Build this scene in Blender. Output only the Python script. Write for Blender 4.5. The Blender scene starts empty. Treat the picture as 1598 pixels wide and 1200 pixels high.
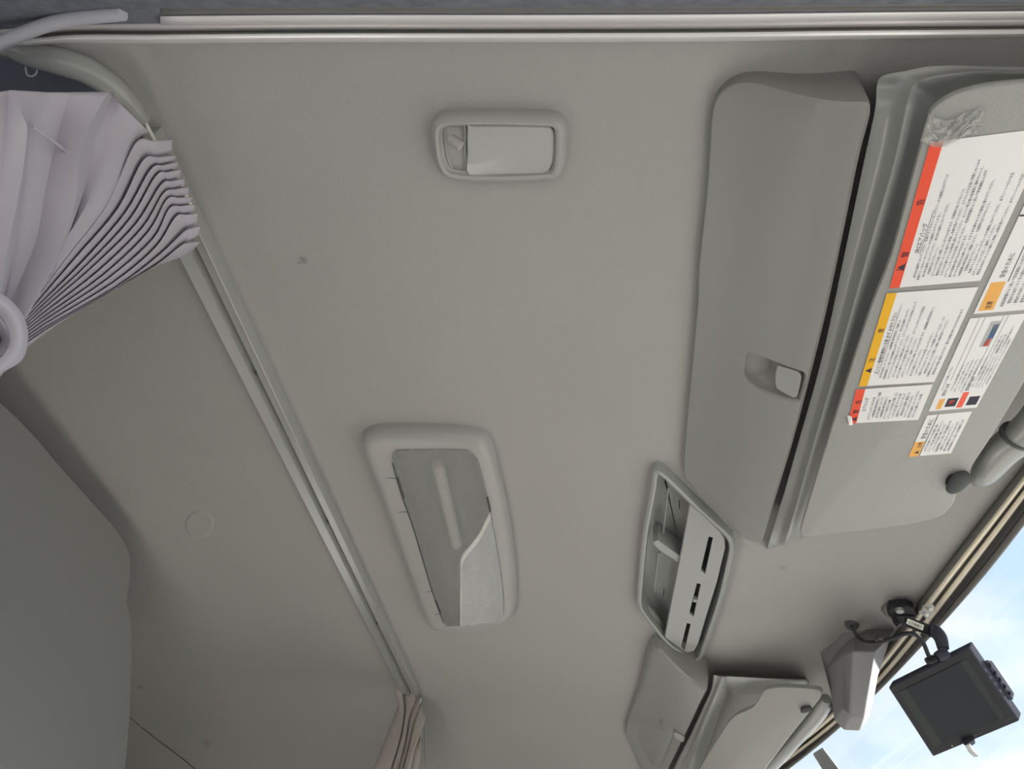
import bpy, bmesh, math, random
from mathutils import Vector
random.seed(7)
SC = bpy.context.scene
COL = SC.collection
# ------------------------------------------------------------------ camera
CZ = 1.30                      # lens height above the ground outside; all working heights below are relative to it
FPX = 1151.0
VY = Vector((162, 1219, FPX)).normalized()
VX = Vector((6300, 250, -FPX)).normalized()
VX = (VX - VX.dot(VY) * VY).normalized()
VZ = VX.cross(VY)
cd = bpy.data.cameras.new('camera')
cam = bpy.data.objects.new('camera', cd)
COL.objects.link(cam)
cd.sensor_fit = 'HORIZONTAL'; cd.sensor_width = 36.0
cd.lens = FPX / 1598 * 36.0
cd.clip_start = 0.01; cd.clip_end = 200
from mathutils import Matrix
r_ = Vector((VX[0], VY[0], VZ[0])); u_ = -Vector((VX[1], VY[1], VZ[1])); b_ = -Vector((VX[2], VY[2], VZ[2]))
m_ = Matrix((r_, u_, b_)).transposed().to_4x4(); m_.translation = Vector((0, 0, CZ))
cam.matrix_world = m_
SC.camera = cam
# ------------------------------------------------------------------ world, sun, exposure
SC.view_settings.view_transform = 'Standard'; SC.view_settings.look = 'None'
SC.view_settings.gamma = 1.0; SC.view_settings.use_curve_mapping = False
SC.view_settings.exposure = 0.52
W = bpy.data.worlds.new('sky'); SC.world = W; W.use_nodes = True
nt = W.node_tree; nt.nodes.clear()
N = nt.nodes.new; Lk = nt.links.new
wo = N('ShaderNodeOutputWorld'); bg = N('ShaderNodeBackground'); tc = N('ShaderNodeTexCoord')
mp = N('ShaderNodeMapping'); mp.inputs['Scale'].default_value = (2.0, 1.0, 4.0)
nz = N('ShaderNodeTexNoise'); nz.inputs['Scale'].default_value = 2.6; nz.inputs['Detail'].default_value = 7; nz.inputs['Roughness'].default_value = .55
cr = N('ShaderNodeValToRGB'); cr.color_ramp.elements[0].position = .40; cr.color_ramp.elements[1].position = .66
cr.color_ramp.elements[0].color = (.55, .75, .95, 1); cr.color_ramp.elements[1].color = (.90, .945, 1.0, 1)
Lk(tc.outputs['Generated'], mp.inputs['Vector']); Lk(mp.outputs[0], nz.inputs['Vector']); Lk(nz.outputs['Fac'], cr.inputs['Fac'])
Lk(cr.outputs['Color'], bg.inputs['Color']); bg.inputs['Strength'].default_value = 0.92
Lk(bg.outputs[0], wo.inputs['Surface'])
sl = bpy.data.lights.new('sun', 'SUN'); sl.energy = 15; sl.angle = math.radians(3); sl.color = (1.0, .95, .88)
so = bpy.data.objects.new('sun', sl); COL.objects.link(so)
so.rotation_euler = Vector((-.80, -.40, -.385)).to_track_quat('-Z', 'Y').to_euler()
SC.cycles.use_denoising = True
SC.cycles.max_bounces = 10; SC.cycles.diffuse_bounces = 6; SC.cycles.transparent_max_bounces = 12

# ------------------------------------------------------------------ materials
def mat(name, col, rough=.6, metal=0, spec=.5, bump=None, vary=None, coat=0, coatr=.05, trans=0, emit=None, sheen=0):
    m = bpy.data.materials.new(name); m.use_nodes = True
    t = m.node_tree; p = t.nodes['Principled BSDF']
    p.inputs['Base Color'].default_value = (*col, 1); p.inputs['Roughness'].default_value = rough
    p.inputs['Metallic'].default_value = metal; p.inputs['Specular IOR Level'].default_value = spec
    p.inputs['Coat Weight'].default_value = coat; p.inputs['Coat Roughness'].default_value = coatr
    p.inputs['Transmission Weight'].default_value = trans
    c = t.nodes.new('ShaderNodeTexCoord')
    if vary:   # (scale, amount)
        n = t.nodes.new('ShaderNodeTexNoise'); n.inputs['Scale'].default_value = vary[0]; n.inputs['Detail'].default_value = 4
        t.links.new(c.outputs['Object'], n.inputs['Vector'])
        x = t.nodes.new('ShaderNodeMix'); x.data_type = 'RGBA'
        x.inputs['A'].default_value = (*[v * (1 - vary[1]) for v in col], 1); x.inputs['B'].default_value = (*[min(1, v * (1 + vary[1])) for v in col], 1)
        t.links.new(n.outputs['Fac'], x.inputs['Factor']); t.links.new(x.outputs['Result'], p.inputs['Base Color'])
    if bump:   # (scale, strength, distance)
        n = t.nodes.new('ShaderNodeTexNoise'); n.inputs['Scale'].default_value = bump[0]; n.inputs['Detail'].default_value = 3
        t.links.new(c.outputs['Object'], n.inputs['Vector'])
        b = t.nodes.new('ShaderNodeBump'); b.inputs['Strength'].default_value = bump[1]; b.inputs['Distance'].default_value = bump[2]
        t.links.new(n.outputs['Fac'], b.inputs['Height']); t.links.new(b.outputs[0], p.inputs['Normal'])
    return m
M = {}
M['head'] = mat('headliner_fabric', (.355, .347, .333), .95, spec=.15, bump=(260, .35, .002), vary=(3, .04))
M['plastic'] = mat('grey_moulded_plastic', (.30, .305, .295), .25, bump=(420, .12, .001))
M['plasticd'] = mat('dark_grey_plastic', (.085, .09, .09), .6, spec=.25)
M['door'] = mat('grey_cabinet_plastic', (.232, .23, .22), .42, bump=(350, .15, .001))
M['visor'] = mat('grained_visor_vinyl', (.325, .325, .308), .55, bump=(300, .5, .0015))
M['bezel'] = mat('lamp_bezel_plastic', (.35, .342, .33), .45)
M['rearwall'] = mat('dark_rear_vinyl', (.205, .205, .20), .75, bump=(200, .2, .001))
M['pillar_shade'] = mat('pillar_and_shade_blue_grey', (.12, .13, .165), .7)  # side panel colour; also paints the shade under the rail corner cover
M['alu'] = mat('brushed_aluminium', (.52, .52, .51), .30, metal=.55)
M['sill'] = mat('door_sill_metal', (.66, .62, .62), .35, metal=.25)
M['sillhi'] = mat('door_sill_polished_lip', (.88, .86, .86), .25, metal=.2)
M['cream'] = mat('cream_bead', (.88, .80, .66), .35)
M['groove'] = mat('header_grey_trim', (.15, .145, .135), .45)
M['rubber'] = mat('black_rubber', (.028, .026, .027), .5)
M['seal'] = mat('light_rubber_seal', (.48, .48, .52), .55)
M['body'] = mat('weathered_door_frame', (.16, .17, .20), .7, vary=(55, .55), bump=(60, .5, .003))
M['curtain'] = mat('lilac_grey_curtain_cloth', (.44, .415, .46), .9, spec=.15, bump=(500, .15, .001))
M['curtainb'] = mat('beige_grey_curtain_cloth', (.52, .49, .46), .9, spec=.15, bump=(500, .15, .001))
M['white'] = mat('white_cord', (.75, .74, .68), .5)
M['black'] = mat('black_plastic', (.014, .015, .018), .5, spec=.3)
M['screen'] = mat('dark_screen_glass', (.012, .015, .020), .45, spec=.25)
M['bezelscr'] = mat('screen_side_strip', (.022, .026, .028), .5, spec=.3)
M['monside'] = mat('monitor_side_grey', (.065, .067, .085), .9, spec=.0)
M['steel'] = mat('steel_clip', (.34, .35, .33), .35, metal=.6)
M['paper'] = mat('label_white', (.76, .75, .745), .45, coat=.15)
M['red'] = mat('label_red', (.82, .085, .035), .4, coat=.3)
M['yellow'] = mat('label_yellow', (.82, .43, .01), .4, coat=.3)
M['orange'] = mat('label_orange', (.80, .40, .09), .4)
M['ink'] = mat('label_ink', (.03, .03, .05), .6)
M['inkl'] = mat('label_ink_light', (.07, .07, .11), .6)
M['blue'] = mat('label_blue', (.08, .20, .42), .5)
M['lgrey'] = mat('label_grey', (.42, .43, .43), .5)
M['tape'] = mat('clear_tape', (.50, .50, .47), .12, coat=1.0)
M['nut'] = mat('mirror_cover_plastic', (.21, .206, .21), .7, spec=.15, bump=(350, .1, .001))
M['concrete'] = mat('pale_concrete_yard', (.34, .33, .315), .9, vary=(1.2, .12))
M['bunk_bounce'] = mat('added_bunk_pale', (.74, .72, .69), .9)  # pale surface of the added light-bouncing bunk
M['yard_block'] = mat('added_wall_dark', (.10, .10, .10), .9)  # for the unseen wall added to hold back light
M['floor'] = mat('cab_floor_vinyl', (.16, .16, .16), .8)
M['dash'] = mat('dash_grey', (.55, .55, .51), .7)
M['seat_block'] = mat('added_seat_dark', (.07, .07, .075), .95)  # for the unseen seat added as a light blocker
M['swwhite'] = mat('arm_label_cream', (.70, .69, .60), .5)
# ribbed lamp lens: a grey reflector seen through a sheet of tiny prisms, smooth clear coat outside
def lens_mat(name, col, sc, strength, coat):
    m = mat(name, col, .38, coat=coat, coatr=.02); t = m.node_tree; p = t.nodes['Principled BSDF']
    c = t.nodes['Texture Coordinate']; s = t.nodes.new('ShaderNodeSeparateXYZ'); t.links.new(c.outputs['Object'], s.inputs[0])
    def sn(o, q):
        a = t.nodes.new('ShaderNodeMath'); a.operation = 'MULTIPLY'; t.links.new(o, a.inputs[0]); a.inputs[1].default_value = q
        b = t.nodes.new('ShaderNodeMath'); b.operation = 'SINE'; t.links.new(a.outputs[0], b.inputs[0]); return b.outputs[0]
    a = t.nodes.new('ShaderNodeMath'); a.operation = 'MULTIPLY'; t.links.new(sn(s.outputs[0], sc), a.inputs[0]); t.links.new(sn(s.outputs[1], sc), a.inputs[1])
    b = t.nodes.new('ShaderNodeBump'); b.inputs['Strength'].default_value = strength; b.inputs['Distance'].default_value = .001
    t.links.new(a.outputs[0], b.inputs['Height']); t.links.new(b.outputs[0], p.inputs['Normal'])
    r = t.nodes.new('ShaderNodeMapRange'); r.inputs['From Min'].default_value = -1; r.inputs['To Min'].default_value = .55; r.inputs['To Max'].default_value = 1.40
    t.links.new(a.outputs[0], r.inputs['Value'])
    x = t.nodes.new('ShaderNodeMix'); x.data_type = 'RGBA'; x.blend_type = 'MULTIPLY'; x.inputs['Factor'].default_value = 1
    x.inputs['A'].default_value = (*col, 1); t.links.new(r.outputs[0], x.inputs['B']); t.links.new(x.outputs['Result'], p.inputs['Base Color'])
    return m
M['lens'] = lens_mat('prismatic_lamp_lens', (.36, .37, .35), 1100, 1.0, 1.0)
M['lens2'] = lens_mat('frosted_lamp_lens', (.42, .42, .41), 2600, .05, 1.0)
def seethru(m, f, ior=None):
    t = m.node_tree; p = t.nodes['Principled BSDF']; o = t.nodes['Material Output']
    x = t.nodes.new('ShaderNodeMixShader'); x.inputs['Fac'].default_value = f; tr = t.nodes.new('ShaderNodeBsdfTransparent')
    t.links.new(p.outputs[0], x.inputs[1]); t.links.new(tr.outputs[0], x.inputs[2]); t.links.new(x.outputs[0], o.inputs['Surface'])
    if ior: p.inputs['Coat IOR'].default_value = ior
seethru(M['tape'], .70, 1.8); seethru(M['lens'], .38, 2.5)
M['lens2'].node_tree.nodes['Principled BSDF'].inputs['Coat IOR'].default_value = 1.9
M['tubew'] = mat('lamp_tube_white', (.95, .93, .86), .3)
# glass
g = bpy.data.materials.new('clear_glass'); g.use_nodes = True; t = g.node_tree; t.nodes.clear()
o_ = t.nodes.new('ShaderNodeOutputMaterial'); mx = t.nodes.new('ShaderNodeMixShader'); tr = t.nodes.new('ShaderNodeBsdfTransparent'); gl = t.nodes.new('ShaderNodeBsdfGlossy'); fr = t.nodes.new('ShaderNodeLayerWeight')
tr.inputs['Color'].default_value = (.95, .955, .955, 1); gl.inputs['Roughness'].default_value = .0; fr.inputs['Blend'].default_value = .5
pw = t.nodes.new('ShaderNodeMath'); pw.operation = 'POWER'; pw.inputs[1].default_value = 4.0; t.links.new(fr.outputs['Facing'], pw.inputs[0])
mu = t.nodes.new('ShaderNodeMath'); mu.operation = 'MULTIPLY_ADD'; mu.inputs[1].default_value = .35; mu.inputs[2].default_value = .02; t.links.new(pw.outputs[0], mu.inputs[0])
t.links.new(mu.outputs[0], mx.inputs['Fac']); t.links.new(tr.outputs[0], mx.inputs[1]); t.links.new(gl.outputs[0], mx.inputs[2]); t.links.new(mx.outputs[0], o_.inputs['Surface'])
M['glass'] = g

# ------------------------------------------------------------------ geometry helpers (positions are relative to the lens height)
def ray(x, y):
    d = Vector((x - 799, y - 600, FPX)); return Vector((d.dot(VX), d.dot(VY), d.dot(VZ)))
def pz(x, y, z): r = ray(x, y); return r * (z / r.z)            # the point of height z
def px_(x, y, X): r = ray(x, y); return r * (X / r.x)           # the point on the plane X
def py_(x, y, Y): r = ray(x, y); return r * (Y / r.y)
def pd(x, y, d): return ray(x, y) * (d / FPX)                   # the point at depth d
def zc(X, Y):                                                   # the moulded roof lining
    z = 1.0
    if X > .3: z -= .45 * (X - .3) ** 2
    if Y > 2.33: z -= 8.5 * (Y - 2.33) ** 3 * (1 + .0 * X)
    if Y < .45: z -= 1.5 * (.45 - Y) ** 2
    if X < -1.1: z -= .2 * (-X - 1.1) ** 2
    return z
def hit(x, y, off=0.0):                                         # a point `off` below the roof lining
    r = ray(x, y); r = r / r.z
    f = lambda s: s * r.z - (zc(s * r.x, s * r.y) - (off(s * r.x, s * r.y) if callable(off) else off))
    lo = .2; s = .2
    while s < 1.5 and f(s) < 0: lo = s; s += .02
    hi = s
    for _ in range(30):
        m = (lo + hi) / 2
        if f(m) < 0: lo = m
        else: hi = m
    return r * hi
def cr_(p0, p1, p2, p3, t):
    return .5 * ((2 * p1) + (p2 - p0) * t + (2 * p0 - 5 * p1 + 4 * p2 - p3) * t * t + (3 * p1 - p0 - 3 * p2 + p3) * t ** 3)
def spline(P, n, closed=False):
    P = [Vector(p) for p in P]; out = []; k = len(P)
    for i in range(k if closed else k - 1):
        if closed: a, b, c, d = P[i - 1], P[i], P[(i + 1) % k], P[(i + 2) % k]
        else: a, b, c, d = P[max(i - 1, 0)], P[i], P[i + 1], P[min(i + 2, k - 1)]
        for j in range(n): out.append(cr_(a, b, c, d, j / n))
    if not closed: out.append(P[-1])
    return out
WL = {}
def finish(o, ang=38, smooth=True):
    me = o.data; bm = bmesh.new(); bm.from_mesh(me)
    bmesh.ops.remove_doubles(bm, verts=bm.verts, dist=1e-6)
    bmesh.ops.recalc_face_normals(bm, faces=bm.faces)
    for f in bm.faces: f.smooth = smooth
    for e in bm.edges:
        e.smooth = not (len(e.link_faces) == 2 and e.calc_face_angle(0) > math.radians(ang))
    bm.to_mesh(me); bm.free()
def mk(name, V, F, m, parent=None, kind=None, solid=0, bevel=0, label=None, ang=38):
    """a mesh object; the top level ones get their origin at their own top centre"""
    V = [Vector(v) + Vector((0, 0, CZ)) for v in V]
    if parent is None:
        base = Vector((0, 0, 0)) if kind == 'structure' else sum(V, Vector()) / len(V)
        loc = base
    else: base = WL[parent.name]; loc = Vector((0, 0, 0))
    me = bpy.data.meshes.new(name); me.from_pydata([v - base for v in V], [], F); me.update()
    o = bpy.data.objects.new(name, me); COL.objects.link(o); o.location = loc
    if parent: o.parent = parent
    WL[o.name] = base
    if isinstance(m, (list, tuple)):
        for q in m: me.materials.append(M[q])
    else: me.materials.append(M[m])
    finish(o, ang)
    if solid: s = o.modifiers.new('solid', 'SOLIDIFY'); s.thickness = solid; s.offset = 0
    if bevel: b = o.modifiers.new('bevel', 'BEVEL'); b.width = bevel; b.segments = 3; b.limit_method = 'ANGLE'
    if kind: o['kind'] = kind
    if label: o['label'] = label
    return o
def tag(o, label, cat, group=None):
    o['label'] = label; o['category'] = cat
    if group: o['group'] = group
    return o
def thing(name, p, label, cat, group=None):
    o = bpy.data.objects.new(name, None); COL.objects.link(o); o.empty_display_size = .05
    o.location = Vector(p) + Vector((0, 0, CZ)); WL[o.name] = o.location.copy()
    return tag(o, label, cat, group)
def grid(rows, closed_u=False):
    V = [p for r in rows for p in r]; n = len(rows[0]); F = []
    for i in range(len(rows) - 1):
        for j in range(n if closed_u else n - 1):
            a = i * n + j; b = i * n + (j + 1) % n
            F.append((a, b, b + n, a + n))
    return V, F
def patch(rows, nu=4, nv=4):
    R = [spline(r, nu) for r in rows]
    C = [spline([R[i][j] for i in range(len(R))], nv) for j in range(len(R[0]))]
    return grid([[C[j][i] for j in range(len(C))] for i in range(len(C[0]))])
def tube(P, rad, seg=10, n=6, flat=1.0, smooth=True):
    if not isinstance(rad, (list, tuple)): rad = [rad] * len(P)
    Q = spline([(*p, 0) for p in [tuple(q) for q in P]], n) if False else None
    C = spline(P, n) if smooth else [Vector(p) for p in P]
    rr = []
    for i in range(len(C)):
        f = i / (len(C) - 1) * (len(P) - 1); k = min(int(f), len(P) - 2); rr.append(rad[k] * (1 - f + k) + rad[k + 1] * (f - k))
    rows = []; up = None
    for i, c in enumerate(C):
        t = (C[min(i + 1, len(C) - 1)] - C[max(i - 1, 0)]).normalized()
        if up is None: up = t.orthogonal().normalized()
        up = (up - up.dot(t) * t).normalized(); s = t.cross(up)
        rows.append([c + rr[i] * (math.cos(a) * up + flat * math.sin(a) * s) for a in [2 * math.pi * k / seg for k in range(seg)]])
    V, F = grid(rows, True)
    V += [C[0], C[-1]]; a, b = len(V) - 2, len(V) - 1; L = (len(rows) - 1) * seg
    for k in range(seg):
        F.append((a, (k + 1) % seg, k)); F.append((b, L + k, L + (k + 1) % seg))
    return V, F
def inset(P, d):
    n = len(P); ar = sum(P[i].x * P[(i + 1) % n].y - P[(i + 1) % n].x * P[i].y for i in range(n)); sg = 1 if ar > 0 else -1
    out = []
    for i in range(n):
        t = (P[(i + 1) % n] - P[i - 1]); t.z = 0; t.normalize()
        out.append(P[i] + sg * d * Vector((-t.y, t.x, 0)))
    for _ in range(40):
        bad = [i for i in range(n) if (out[(i + 1) % n] - out[i]).xy.dot((P[(i + 1) % n] - P[i]).xy) < -1e-12]
        if not bad: break
        for i in bad:
            m = (out[(i + 1) % n] + out[i]) / 2; out[i] = m.copy(); out[(i + 1) % n] = m.copy()
    return out
def loft(outline, prof, cap=True, dome=0, back=None, offf=None, capr=6):
    """outline: world points; prof: (inset, drop below lining); cap closes the lower side; back closes the upper"""
    rows = []
    for d, off in prof:
        r = inset(outline, d); s = [offf(p.x, p.y) if offf else 1.0 for p in r]
        rows.append([Vector((p.x, p.y, zc(p.x, p.y) - off * s[i])) for i, p in enumerate(r)])
    if cap:
        last = rows[-1]; c = sum(last, Vector()) / len(last); off = prof[-1][1]
        for k in range(1, capr + 1):
            q = 1 - k / capr
            if k == capr: q = .02
            rr = []
            for p in last:
                x = c.x + (p.x - c.x) * q; y = c.y + (p.y - c.y) * q
                o2 = off * (offf(x, y) if offf else 1) + dome * (1 - q * q)
                rr.append(Vector((x, y, zc(x, y) - o2)))
            rows.append(rr)
    V, F = grid(rows, True); n = len(outline)
    if cap: F.append(tuple(range((len(rows) - 1) * n, len(rows) * n)))
    if back: F.append(tuple(reversed(range(n))))
    return V, F
def outl(px, off=0, n=5): return spline([hit(x, y, off) for x, y in px], n, True)
def box(c, ax, ay, az, sx, sy, sz):
    c = Vector(c); V = [c + ax * sx * i / 2 + ay * sy * j / 2 + az * sz * k / 2 for i in (-1, 1) for j in (-1, 1) for k in (-1, 1)]
    return V, [(0, 1, 3, 2), (4, 6, 7, 5), (0, 4, 5, 1), (2, 3, 7, 6), (0, 2, 6, 4), (1, 5, 7, 3)]
def abox(x0, x1, y0, y1, z0, z1):
    return box(((x0 + x1) / 2, (y0 + y1) / 2, (z0 + z1) / 2), Vector((1, 0, 0)), Vector((0, 1, 0)), Vector((0, 0, 1)), x1 - x0, y1 - y0, z1 - z0)
def prism(P, d):
    """closed slab: polygon P extruded by vector d"""
    n = len(P); V = [Vector(p) for p in P] + [Vector(p) + d for p in P]
    F = [tuple(reversed(range(n))), tuple(range(n, 2 * n))] + [(i, (i + 1) % n, n + (i + 1) % n, n + i) for i in range(n)]
    return V, F
def join(*S):
    V = []; F = []
    for v, f in S:
        k = len(V); V += list(v); F += [tuple(i + k for i in q) for q in f]
    return V, F
def cut(o, cutters):
    """real openings: subtract closed cutter meshes from o, then drop them"""
    for V, F in cutters:
        me = bpy.data.meshes.new('cutter'); me.from_pydata([Vector(v) + Vector((0, 0, CZ)) - WL[o.name] for v in V], [], F)
        bm = bmesh.new(); bm.from_mesh(me); bmesh.ops.recalc_face_normals(bm, faces=bm.faces); bm.to_mesh(me); bm.free()
        c = bpy.data.objects.new('cutter', me); COL.objects.link(c)
        par = o.parent
        m = o.modifiers.new('b', 'BOOLEAN'); m.operation = 'DIFFERENCE'; m.object = c; m.solver = 'EXACT'; m.use_self = True
        c.matrix_world = par.matrix_world if par else o.matrix_world
        if par: c.location = WL[o.name]
        else: c.location = o.location
        bpy.context.view_layer.update()
        dg = bpy.context.evaluated_depsgraph_get()
        nm = bpy.data.meshes.new_from_object(o.evaluated_get(dg)); old = o.data; o.modifiers.clear(); o.data = nm; nm.name = o.name
        bpy.data.objects.remove(c)
    finish(o, 30)

# ------------------------------------------------------------------ setting
# edge of the lining along the windscreen header, as (x, y) sightings, carried on past the frame both ways
HE = [(1990, 330), (1800, 520), (1690, 630), (1598, 736), (1541, 800), (1480, 880), (1435, 943), (1400, 990), (1360, 1045), (1306, 1108), (1248, 1150), (1198, 1186), (1130, 1232)]
HE[:4] = [(1910, 290), (1800, 458), (1690, 614), (1598, 736)]
hd = spline([hit(x, y) for x, y in HE], 6)
def xh(Y):
    if Y <= hd[0].y: return hd[0].x
    for a, b in zip(hd, hd[1:]):
        if a.y <= Y <= b.y: return a.x + (b.x - a.x) * (Y - a.y) / (b.y - a.y)
    return hd[-1].x
YN = .292; YF = 2.70
rows = []
for i in range(97):
    Y = YN + (YF - YN) * i / 96; xe = xh(Y)
    rows.append([Vector((-2.1 + (xe + 2.1) * j / 90, Y, zc(-2.1 + (xe + 2.1) * j / 90, Y))) for j in range(91)])
V, F = grid(rows)
ceil = mk('ceiling', V, F, 'head', kind='structure')
s = ceil.modifiers.new('solid', 'SOLIDIFY'); s.thickness = .02; s.offset = -1 if ceil.data.polygons[0].normal.z < 0 else 1
# stains and marks of the lining itself
t = M['head'].node_tree; p = t.nodes['Principled BSDF']; src = p.inputs['Base Color'].links[0].from_socket
tcn = t.nodes['Texture Coordinate']
for x, y, r, a in [(473, 405, .011, .55), (467, 410, .006, .4), (1222, 886, .012, .25), (218, 1072, .016, .35), (322, 1160, .020, .25), (1300, 82, .03, .12), (205, 1060, .02, .1)]:
    q = hit(x, y) + Vector((0, 0, CZ))
    nzz = t.nodes.new('ShaderNodeTexNoise'); nzz.inputs['Scale'].default_value = 90; t.links.new(tcn.outputs['Object'], nzz.inputs['Vector'])
    d = t.nodes.new('ShaderNodeVectorMath'); d.operation = 'DISTANCE'; d.inputs[1].default_value = q
    t.links.new(tcn.outputs['Object'], d.inputs[0])
    ad = t.nodes.new('ShaderNodeMath'); ad.operation = 'MULTIPLY_ADD'; t.links.new(nzz.outputs['Fac'], ad.inputs[0]); ad.inputs[1].default_value = r; t.links.new(d.outputs['Value'], ad.inputs[2])
    mr = t.nodes.new('ShaderNodeMapRange'); mr.inputs['From Min'].default_value = r * .5; mr.inputs['From Max'].default_value = r * 1.5; mr.inputs['To Min'].default_value = a; mr.inputs['To Max'].default_value = 0
    t.links.new(ad.outputs[0], mr.inputs['Value'])
    x2 = t.nodes.new('ShaderNodeMix'); x2.data_type = 'RGBA'; x2.inputs['B'].default_value = (.09, .08, .08, 1)
    t.links.new(mr.outputs[0], x2.inputs['Factor']); t.links.new(src, x2.inputs['A']); src = x2.outputs['Result']
t.links.new(src, p.inputs['Base Color'])

V, F = tube([hit(x, y, .0005) for x, y in [(150, 1082), (199, 1117), (240, 1150), (285, 1184), (330, 1222), (400, 1280)]], .0016, 6, 4)
mk('trim_6', V, F, 'plasticd', kind='structure')
# dark rear wall: a padded panel that stands up in front of the rear bunk recess
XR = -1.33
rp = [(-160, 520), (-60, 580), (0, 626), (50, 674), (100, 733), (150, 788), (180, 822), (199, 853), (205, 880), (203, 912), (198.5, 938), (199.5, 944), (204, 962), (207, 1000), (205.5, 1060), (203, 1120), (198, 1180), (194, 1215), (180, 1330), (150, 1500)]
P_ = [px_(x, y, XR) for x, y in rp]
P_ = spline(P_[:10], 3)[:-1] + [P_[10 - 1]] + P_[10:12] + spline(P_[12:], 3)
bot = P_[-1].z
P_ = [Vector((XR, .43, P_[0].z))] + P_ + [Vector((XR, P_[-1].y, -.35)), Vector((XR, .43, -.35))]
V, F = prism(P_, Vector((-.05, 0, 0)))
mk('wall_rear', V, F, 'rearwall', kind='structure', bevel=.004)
# shell of the cab
def sbox(name, m, *a): return mk(name, *abox(*a), m, kind='structure')
sbox('floor', 'floor', -2.1, 1.0, YN + .02, 2.68, -.62, -.55)
sbox('added_bunk', 'bunk_bounce', -2.09, -.95, .44, 2.20, -.55, -.02)  # unseen pale bunk, added to bounce light onto the rear ceiling
sbox('added_seat_base', 'seat_block', -.78, -.12, .40, 1.02, -.55, -.02)  # unseen seat block, added to cut door light on the mid ceiling
sbox('added_seat_back', 'seat_block', -.92, -.76, .46, .98, -.02, .12)  # backrest of the added seat, also out of view
# near side: the door stands open; behind it the sleeper side panel with its pillar
V, F = prism([Vector((x, .425, z)) for x, z in [(-2.12, .95), (-.90, .975), (-.86, .965), (-.835, .92), (-.83, .85), (-.83, -.6), (-2.12, -.6)]], Vector((0, -.035, 0)))
mk('wall_right', V, F, 'pillar_shade', kind='structure', bevel=.008)
sbox('wall_bunk_back', 'head', -2.14, -2.10, YN, 2.68, -.6, 1.0)
# far side wall with the door window
fw = [(-.680, .60), (-.735, .33), (-.752, .25), (-.748, .21), (-.715, .165), (-.66, .08), (-.62, -.02), (-.61, -.12), (.62, -.12), (.62, .02), (.30, .60)]
V, F = prism([Vector((x, 2.68, z)) for x, z in [(-2.12, -.6), (1.02, -.6), (1.02, -.15), (.62, .625), (-2.12, .625)]], Vector((0, .04, 0)))
wl = mk('wall_left', V, F, 'head', kind='structure')
fw2 = [(-1.90, .10), (-1.90, .46), (-1.15, .46), (-1.15, .10)]
cut(wl, [prism([Vector((x, 2.64, z)) for x, z in f_], Vector((0, .15, 0))) for f_ in (fw, fw2)])
mk('added_window', *prism([Vector((x, 2.70, z)) for x, z in fw2], Vector((0, .004, 0))), 'glass', kind='structure')  # sleeper window added to let more light into the rear
mk('window_2', *prism([Vector((x, 2.70, z)) for x, z in fw], Vector((0, .004, 0))), 'glass', kind='structure')
# front: bulkhead under the windscreen and the fascia top
sbox('wall_front', 'dash', .98, 1.04, YN, 2.68, -.6, -.05)
sbox('trim_5', 'dash', .40, .98, YN + .05, 2.66, -.16, -.06)
# yard outside
mk('ground', *abox(-40, 40, -40, 40, -CZ - .05, -CZ), 'concrete', kind='structure')

mk('added_yard_wall', *abox(-14, 14, -7.3, -7.0, -CZ, 4.2), 'yard_block', kind='structure')  # unseen dark wall, added to dim the light through the near door
# windscreen header: stepped grey cover, two cream beads, black rubber, glass
def smo(P):
    for _ in range(3): P = [P[0]] + [((a[0] + 2 * b[0] + c[0]) / 4, (a[1] + 2 * b[1] + c[1]) / 4) for a, b, c in zip(P, P[1:], P[2:])] + [P[-1]]
    return P
def band(pa, pb, offa, offb, name, m, th=.004, kind='structure', parent=None, mid=None):
    """a strip between two sighted lines at given drops"""
    n = len(pa)
    A = [hit(*pa[i], offa) for i in range(n)]; B = [hit(*pb[i], offb) for i in range(n)]
    R = [A] + ([[hit((pa[i][0] + pb[i][0]) / 2, (pa[i][1] + pb[i][1]) / 2, mid) for i in range(n)]] if mid is not None else []) + [B]
    V, F = patch(R, 6, 4 if mid is not None else 1)
    return mk(name, V, F, m, parent=parent, kind=kind, solid=th)
ln = lambda *p: smo([(1800, p[2][1] - 278), (1690, p[2][1] - 122)] + list(p[2:]))
E0 = ln((1900, 420), (1740, 580), (1598, 734), (1541, 798), (1480, 878), (1435, 941), (1400, 988), (1360, 1043), (1306, 1106), (1248, 1148), (1198, 1184), (1130, 1230))
E1 = ln((1908, 432), (1748, 595), (1598, 750), (1545, 814), (1481, 893), (1442, 945), (1407, 995), (1367, 1050), (1312, 1113), (1250, 1158), (1203, 1190), (1135, 1236))
E2 = ln((1911, 437), (1751, 601), (1598, 757), (1548, 820), (1484, 898), (1446, 950), (1410, 1001), (1371, 1054), (1315, 1117), (1251, 1163), (1206, 1193), (1138, 1239))
E3 = ln((1918, 446), (1758, 610), (1598, 769), (1556, 826), (1494, 900), (1455, 952), (1418, 1005), (1378, 1060), (1319, 1122), (1254, 1166), (1211, 1196), (1142, 1243))
E4 = ln((1922, 450), (1762, 615), (1598, 775), (1560, 831), (1500, 905), (1460, 957), (1422, 1010), (1381, 1064), (1322, 1126), (1256, 1169), (1214, 1199), (1145, 1246))
E5 = ln((1958, 480), (1790, 650), (1598, 822), (1560, 871), (1535, 903), (1490, 953), (1455, 990), (1388, 1067), (1332, 1124), (1265, 1178), (1228, 1202), (1155, 1256))
band(E0, E1, .000, .020, 'trim_1', 'groove', mid=.014)
band(E1, E2, .021, .021, 'trim_2', 'cream', mid=.027)
band(E2, E3, .020, .024, 'trim_2', 'groove', mid=.016)
band(E3, E4, .025, .025, 'trim_3', 'cream', mid=.031)
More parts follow.
